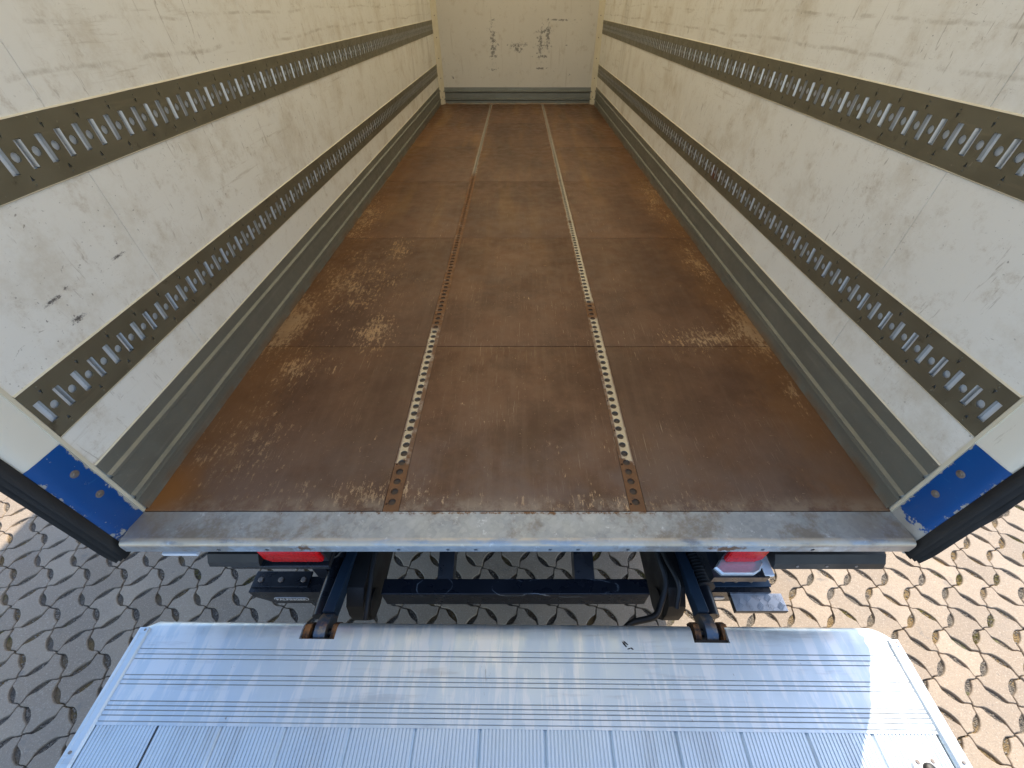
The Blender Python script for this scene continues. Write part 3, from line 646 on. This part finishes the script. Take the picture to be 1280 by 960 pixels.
# fluted planks running towards the photographer
fl = []; pw = .1895; nf = 17; fp = (pw - .008) / nf
fl.append((.0, PZ - .010)); fl.append((.002, PZ - .007))
for k in range(nf):
    a = .004 + k * fp; fl += [(a + .0006, PZ - .0048), (a + fp * .16, PZ - .0018), (a + fp * .78, PZ - .0018), (a + fp - .0008, PZ - .0048)]
fl += [(pw - .002, PZ - .007), (pw, PZ - .010)]
x = -1.2385 + .0
xs = [-1.2385, -1.054]
while xs[-1] < 1.0: xs.append(xs[-1] + pw)
base = MB(); base.loft([[(u, y, z) for u, z in fl] for y in (-1.40, .1795)], False, False)
first = None
for k, xx in enumerate(xs):
    o = None
    wdt = min(pw, 1.2215 - xx) if k else .1845
    if abs(wdt - pw) < 1e-6:
        mb = MB(); mb.v = [T((xx + p[0], p[1], p[2])) for p in base.v]; mb.f = base.f; mb.mi = base.mi
    else:
        sub = [p for p in fl if p[0] <= wdt + 1e-6]
        mb = MB(); mb.loft([[T((xx + u, y, z)) for u, z in sub] for y in (-1.40, .1795)], False, False)
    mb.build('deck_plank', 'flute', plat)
for s, xa, xb, ye in ((-1, -1.279, -1.238, .432), (1, 1.222, 1.2640, .416)):
    pr = [(xa, PZ - .06), (xa, PZ + .0005), (xa + .003, PZ + .0035), (xa + .013, PZ + .0038), (xa + .0145, PZ + .0022), (xa + .016, PZ + .0038), (xb - .009, PZ + .0045), (xb - .006, PZ + .0045), (xb - .0035, PZ + .003), (xb, PZ - .002), (xb, PZ - .06)]
    if s > 0: pr = [(xa + xb - u, z) for u, z in pr]
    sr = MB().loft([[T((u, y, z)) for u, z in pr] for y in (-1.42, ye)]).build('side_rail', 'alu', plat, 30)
    xm = (xa + xb) / 2
    MB().box(xm - .016, xm + .016, ye - .016, ye + .002, PZ + .003, PZ + .0062, .001, 0, T).build('end_cap', 'alu', sr)
    for yy in (ye - .006, .118, -.3, -.8):
        mb = MB(); disc(mb, T((xm + (.006 if yy > .3 else 0), yy, PZ + .004)), (0, 0, 1), .0042, .003, 8); mb.build('screw', 'bolt', sr)
# foot switch
fs = MB(); n = 28; ring = lambda k, z: [T((1.138 + .040 * k * math.cos(2 * math.pi * i / n), .100 + .040 * k * math.sin(2 * math.pi * i / n) * 1.0, z)) for i in range(n)]
fs.loft([ring(1, PZ - .006), ring(1, PZ + .001), ring(.94, PZ + .004), ring(.45, PZ + .006)], True, False); f0 = fs.build('foot_switch', 'white', plat, 40); f0['label'] = 'round white foot switch set into the platform'
MB().loft([ring(.46, PZ + .002), ring(.44, PZ + .011), ring(.34, PZ + .015), ring(.05, PZ + .0165)], True, True).build('button', 'rubber', f0, 40)
for an in (R(140), R(45), R(-45), R(-135)):
    mb = MB(); disc(mb, T((1.138 + .029 * math.cos(an), .100 + .029 * math.sin(an), PZ + .004)), (0, 0, 1), .0055, .0028, 10); mb.build('screw', 'bolt', f0, 35)
for (px, py, r0, r1, a) in ((.352, .398, .011, .0025, 2.2), (.357, .402, .010, .002, 2.4), (.366, .386, .006, .0015, .2), (.376, .386, .006, .002, -.6), (1.19, .398, .012, .003, 1.2), (1.205, .41, .010, .002, .9)):
    mb = MB(); q = [(-r0, -r1), (r0 * .3, -r1 * 1.4), (r0, 0), (r0 * .2, r1), (-r0 * .8, r1 * .6)]
    mb.prism(q, lambda u, v: T((px + u * math.cos(a) - v * math.sin(a), py + u * math.sin(a) + v * math.cos(a), PZ + .0002)), lambda u, v: T((px + u * math.cos(a) - v * math.sin(a), py + u * math.sin(a) + v * math.cos(a), PZ + .0009)))
    mb.build('tape_residue', 'rubber' if px < 1 else 'white', plat)
# arms, cylinders, hinges
for s in (-1, 1):
    X = lambda u: s * u + (-.012 if s > 0 else 0) * 1.0
    path = [(.408, .742), (.43, .755), (.46, .756), (.50, .752), (.585, .735), (.66, .722), (.74, .700), (1.0, .66), (1.6, .60)]
    mb = MB(); mb.loft([[(X(.646), y, z), (X(.649), y, z + .003), (X(.683), y, z + .003), (X(.686), y, z), (X(.686), y, z - .05), (X(.646), y, z - .05)] for y, z in path[3:]])
    arm = mb.build('lift_arm', 'blueblack', lift, 30)
    # broad dark arm body with a rounded lower end
    pr = [(.535, .60), (.548, .655), (.60, .70), (.70, .70), (1.6, .60), (1.6, .40), (.80, .44), (.62, .45), (.56, .48), (.536, .54)]
    MB().prism(pr, lambda u, v: (X(.582), u, v), lambda u, v: (X(.6455), u, v)).build('arm_body', 'rubber', arm, 30)
    MB().tube([(X(.574), .60, .545), (X(.655), .60, .545)], .055, 18).build('pivot_pin', 'rubber', arm, 40)
    # hinge in the platform notch
    for u0, u1, mt in ((.613, .632, 'rust'), (.705, .727, 'rust'), (.650, .688, 'knuckle')):
        pr = [(.405, .70), (.405, .742), (.42, .757), (.44, .762), (.458, .757), (.472, .735), (.476, .70)] if mt == 'rust' else [(.405, .69), (.405, .748), (.425, .764), (.45, .768), (.478, .758), (.498, .738), (.505, .69)]
        MB().prism(pr, lambda u, v: (X(u0), u, v), lambda u, v: (X(u1), u, v)).build('hinge_cheek' if mt == 'rust' else 'hinge_knuckle', mt, arm, 35)
    MB().tube([(X(.60), .44, .728), (X(.735), .44, .728)], .014, 12).build('pivot_pin', 'black', arm, 40)
    MB().box(min(X(.605), X(.735)), max(X(.605), X(.735)), .400, .41, .66, .76).build('hinge_back', 'void', arm)
    # cylinder
    cyl = MB().tube([(X(.715), .50, .70), (X(.718), .56, .695), (X(.722), .70, .675), (X(.728), .72, .672)], [.024, .024, .024, .024], 16).build('lift_cylinder', 'black', lift, 40)
    MB().tube([(X(.728), .715, .672), (X(.73), .73, .67), (X(.745), 1.4, .59)], [.036, .040, .042], 16).build('cylinder_barrel', 'black', cyl, 40)
    if s > 0:
        mb = MB(); pts = [(X(.722), .60 + .0022 * k, .69 - .00035 * k) for k in range(60)]
        mb.tube(pts, [.036 + .005 * math.sin(k * 1.05) for k in range(60)], 14).build('bellows', 'rubber', cyl, 60)
    # mounting plate that carries the beam
    MB().box(min(X(.745), X(.80)), max(X(.745), X(.80)), .665, 1.1, .60, .90, .004).build('mounting_plate', 'blueblack' if s > 0 else 'black', lift)
# underrun beam: centre part on two struts
ub = MB().box(-.537, .520, .604, .664, .510, .620, .004).build('underrun_beam', 'bar', lift)
ub['label'] = 'black box-section underrun beam between the lift arms'
for x0, x1 in ((-.325, -.262), (.232, .312)):
    MB().prism([(.664, .53), (.664, .612), (1.3, .80), (1.3, .70)], lambda u, v: (x0, u, v), lambda u, v: (x1, u, v)).build('strut', 'black', ub)
# outer beam pieces
lb = MB().prism([(-1.06, .620), (-.735, .620), (-.735, .502), (-.995, .502), (-1.06, .575)], lambda u, v: (u, .612, v), lambda u, v: (u, .672, v)).build('underrun_beam', 'black', lift)
lb['label'] = 'short outer underrun beam with white maker plate'
MB().box(-1.055, -.83, .628, .690, .621, .630, .002).build('fixing_plate', 'black', lb)
for q in (-1.025, -.945, -.855):
    mb = MB(); disc(mb, (q, .655, .630), (0, 0, 1), .011, .007, 6); mb.build('bolt', 'bolt', lb)
rb = MB().prism([(1.0, .620), (.735, .620), (.735, .525), (.86, .525), (.98, .560)], lambda u, v: (u, .612, v), lambda u, v: (u, .672, v)).build('underrun_beam', 'black', lift)
MB().prism([(.83, .621), (1.01, .621), (.985, .76), (.965, .80), (.85, .80)], lambda u, v: (u, .676, v), lambda u, v: (u, .682, v)).build('fixing_plate', 'blueblack', rb)
MB().box(.745, 1.005, .63, .73, .621, .628, .002).build('fixing_plate', 'blueblack', rb)
for q in (.82, .87, .93):
    mb = MB(); disc(mb, (q, .652, .628), (0, 0, 1), .009, .006, 6); mb.build('bolt', 'bolt', rb)
# maker plates
def oval(x0, x1, z0, z1, n=8):
    r = (z1 - z0) / 2; zc = (z0 + z1) / 2
    return [(x1 - r + r * math.sin(math.pi * k / n), zc - r * math.cos(math.pi * k / n)) for k in range(n + 1)] + [(x0 + r - r * math.sin(math.pi * k / n), zc + r * math.cos(math.pi * k / n)) for k in range(n + 1)]
def text_mesh(txt, size, name, mat, parent, mw):
    cu = bpy.data.curves.new('lettering', 'FONT'); cu.body = txt; cu.size = size; cu.align_x = 'CENTER'; cu.align_y = 'CENTER'; cu.extrude = .0004; cu.offset = .0004
    to = bpy.data.objects.new('lettering', cu); col.objects.link(to)
    dg = bpy.context.evaluated_depsgraph_get(); me = bpy.data.meshes.new_from_object(to.evaluated_get(dg)); bpy.data.objects.remove(to)
    me.name = name; me.transform(mw); me.materials.clear(); me.materials.append(M[mat]); return link(bpy.data.objects.new(name, me), parent)
for x0, x1, z0, z1, par in ((-.985, -.845, .538, .566, lb), (.785, .835, .545, .572, rb)):
    pl = MB().prism(oval(x0, x1, z0, z1), lambda u, v: (u, .6119, v), lambda u, v: (u, .6095, v)).build('maker_plate', 'white', par)
    MB().prism(oval(x0 + .003, x1 - .003, z0 + .003, z1 - .003), lambda u, v: (u, .6096, v), lambda u, v: (u, .6088, v)).build('plate_field', 'black' if par is lb else 'white', par)
text_mesh('PALFINGER', .0245, 'plate_lettering', 'white', lb, Matrix.Translation((-.915, .6084, .5520)) @ Matrix.Rotation(math.pi / 2, 4, 'X'))
# checker plate step
x0, x1, y0, y1, zt = .842, 1.045, .548, .614, .604
sp = MB().box(x0, x1, y0, y1, zt - .024, zt - .002, .002).build('step_tread', 'black', rb)
mb = MB().box(x0 + .002, x1 - .001, y0 + .002, y1 - .001, zt - .003, zt); 
for i in range(5):
    for j in range(2):
        cx, cy = x0 + .021 + i * .040, y0 + .018 + j * .031; a = R(45) if (i + j) % 2 else R(-45)
        for k in (-2, -1, 0, 1, 2):
            l = .0125 - abs(k) * .0012; ox, oy = -math.sin(a) * k * .0060, math.cos(a) * k * .0060
            q = [(-l, 0), (0, -.0014), (l, 0), (0, .0014)]
            f = lambda u, v: (min(max(cx + ox + u * math.cos(a) - v * math.sin(a), x0 + .003), x1 - .003), min(max(cy + oy + u * math.sin(a) + v * math.cos(a), y0 + .003), y1 - .003))
            mb.prism(q, lambda u, v: (*f(u, v), zt - .0005), lambda u, v: (*f(u * .9, v * .5), zt + .0028))
mb.build('tread_plate', 'checker', sp)['label'] = 'small aluminium checker plate step tread'
# hydraulic hoses
def spline(pts, n=10):
    out = []; P_ = [Vector(p) for p in pts]; P_ = [P_[0] * 2 - P_[1]] + P_ + [P_[-1] * 2 - P_[-2]]
    for i in range(1, len(P_) - 2):
        for k in range(n):
            t = k / n; a, b, c, d = P_[i - 1:i + 3]
            out.append(.5 * ((2 * b) + (c - a) * t + (2 * a - 5 * b + 4 * c - d) * t * t + (3 * b - 3 * c + d - a) * t ** 3))
    return out + [P_[-2]]
MB().tube(spline([(.37, .43, .655), (.385, .465, .66), (.42, .492, .662), (.50, .510, .665), (.535, .55, .67), (.565, .62, .70), (.555, .70, .72), (.545, .8, .72), (.53, 1.2, .70)]), .0115, 10).build('hose', 'rubber', lift, 50)
MB().tube(spline([(.585, .53, .69), (.60, .60, .73), (.575, .70, .735), (.555, .85, .73), (.55, 1.2, .70)]), .009, 8).build('hose', 'rubber', lift, 50)
MB().tube(spline([(-.56, .50, .66), (-.565, .60, .68), (-.57, .72, .70), (-.56, .9, .70), (-.55, 1.3, .68)]), .010, 8).build('hose', 'rubber', lift, 50)
MB().tube(spline([(.80, .60, .80), (.82, .66, .86), (.80, .72, .93), (.72, .80, .96)]), .006, 8).build('lamp_cable', 'rubber', truck, 50)
MB().tube(spline([(-.70, .64, .88), (-.66, .66, .84), (-.63, .72, .88), (-.60, .85, .95)]), .006, 8).build('lamp_cable', 'rubber', truck, 50)
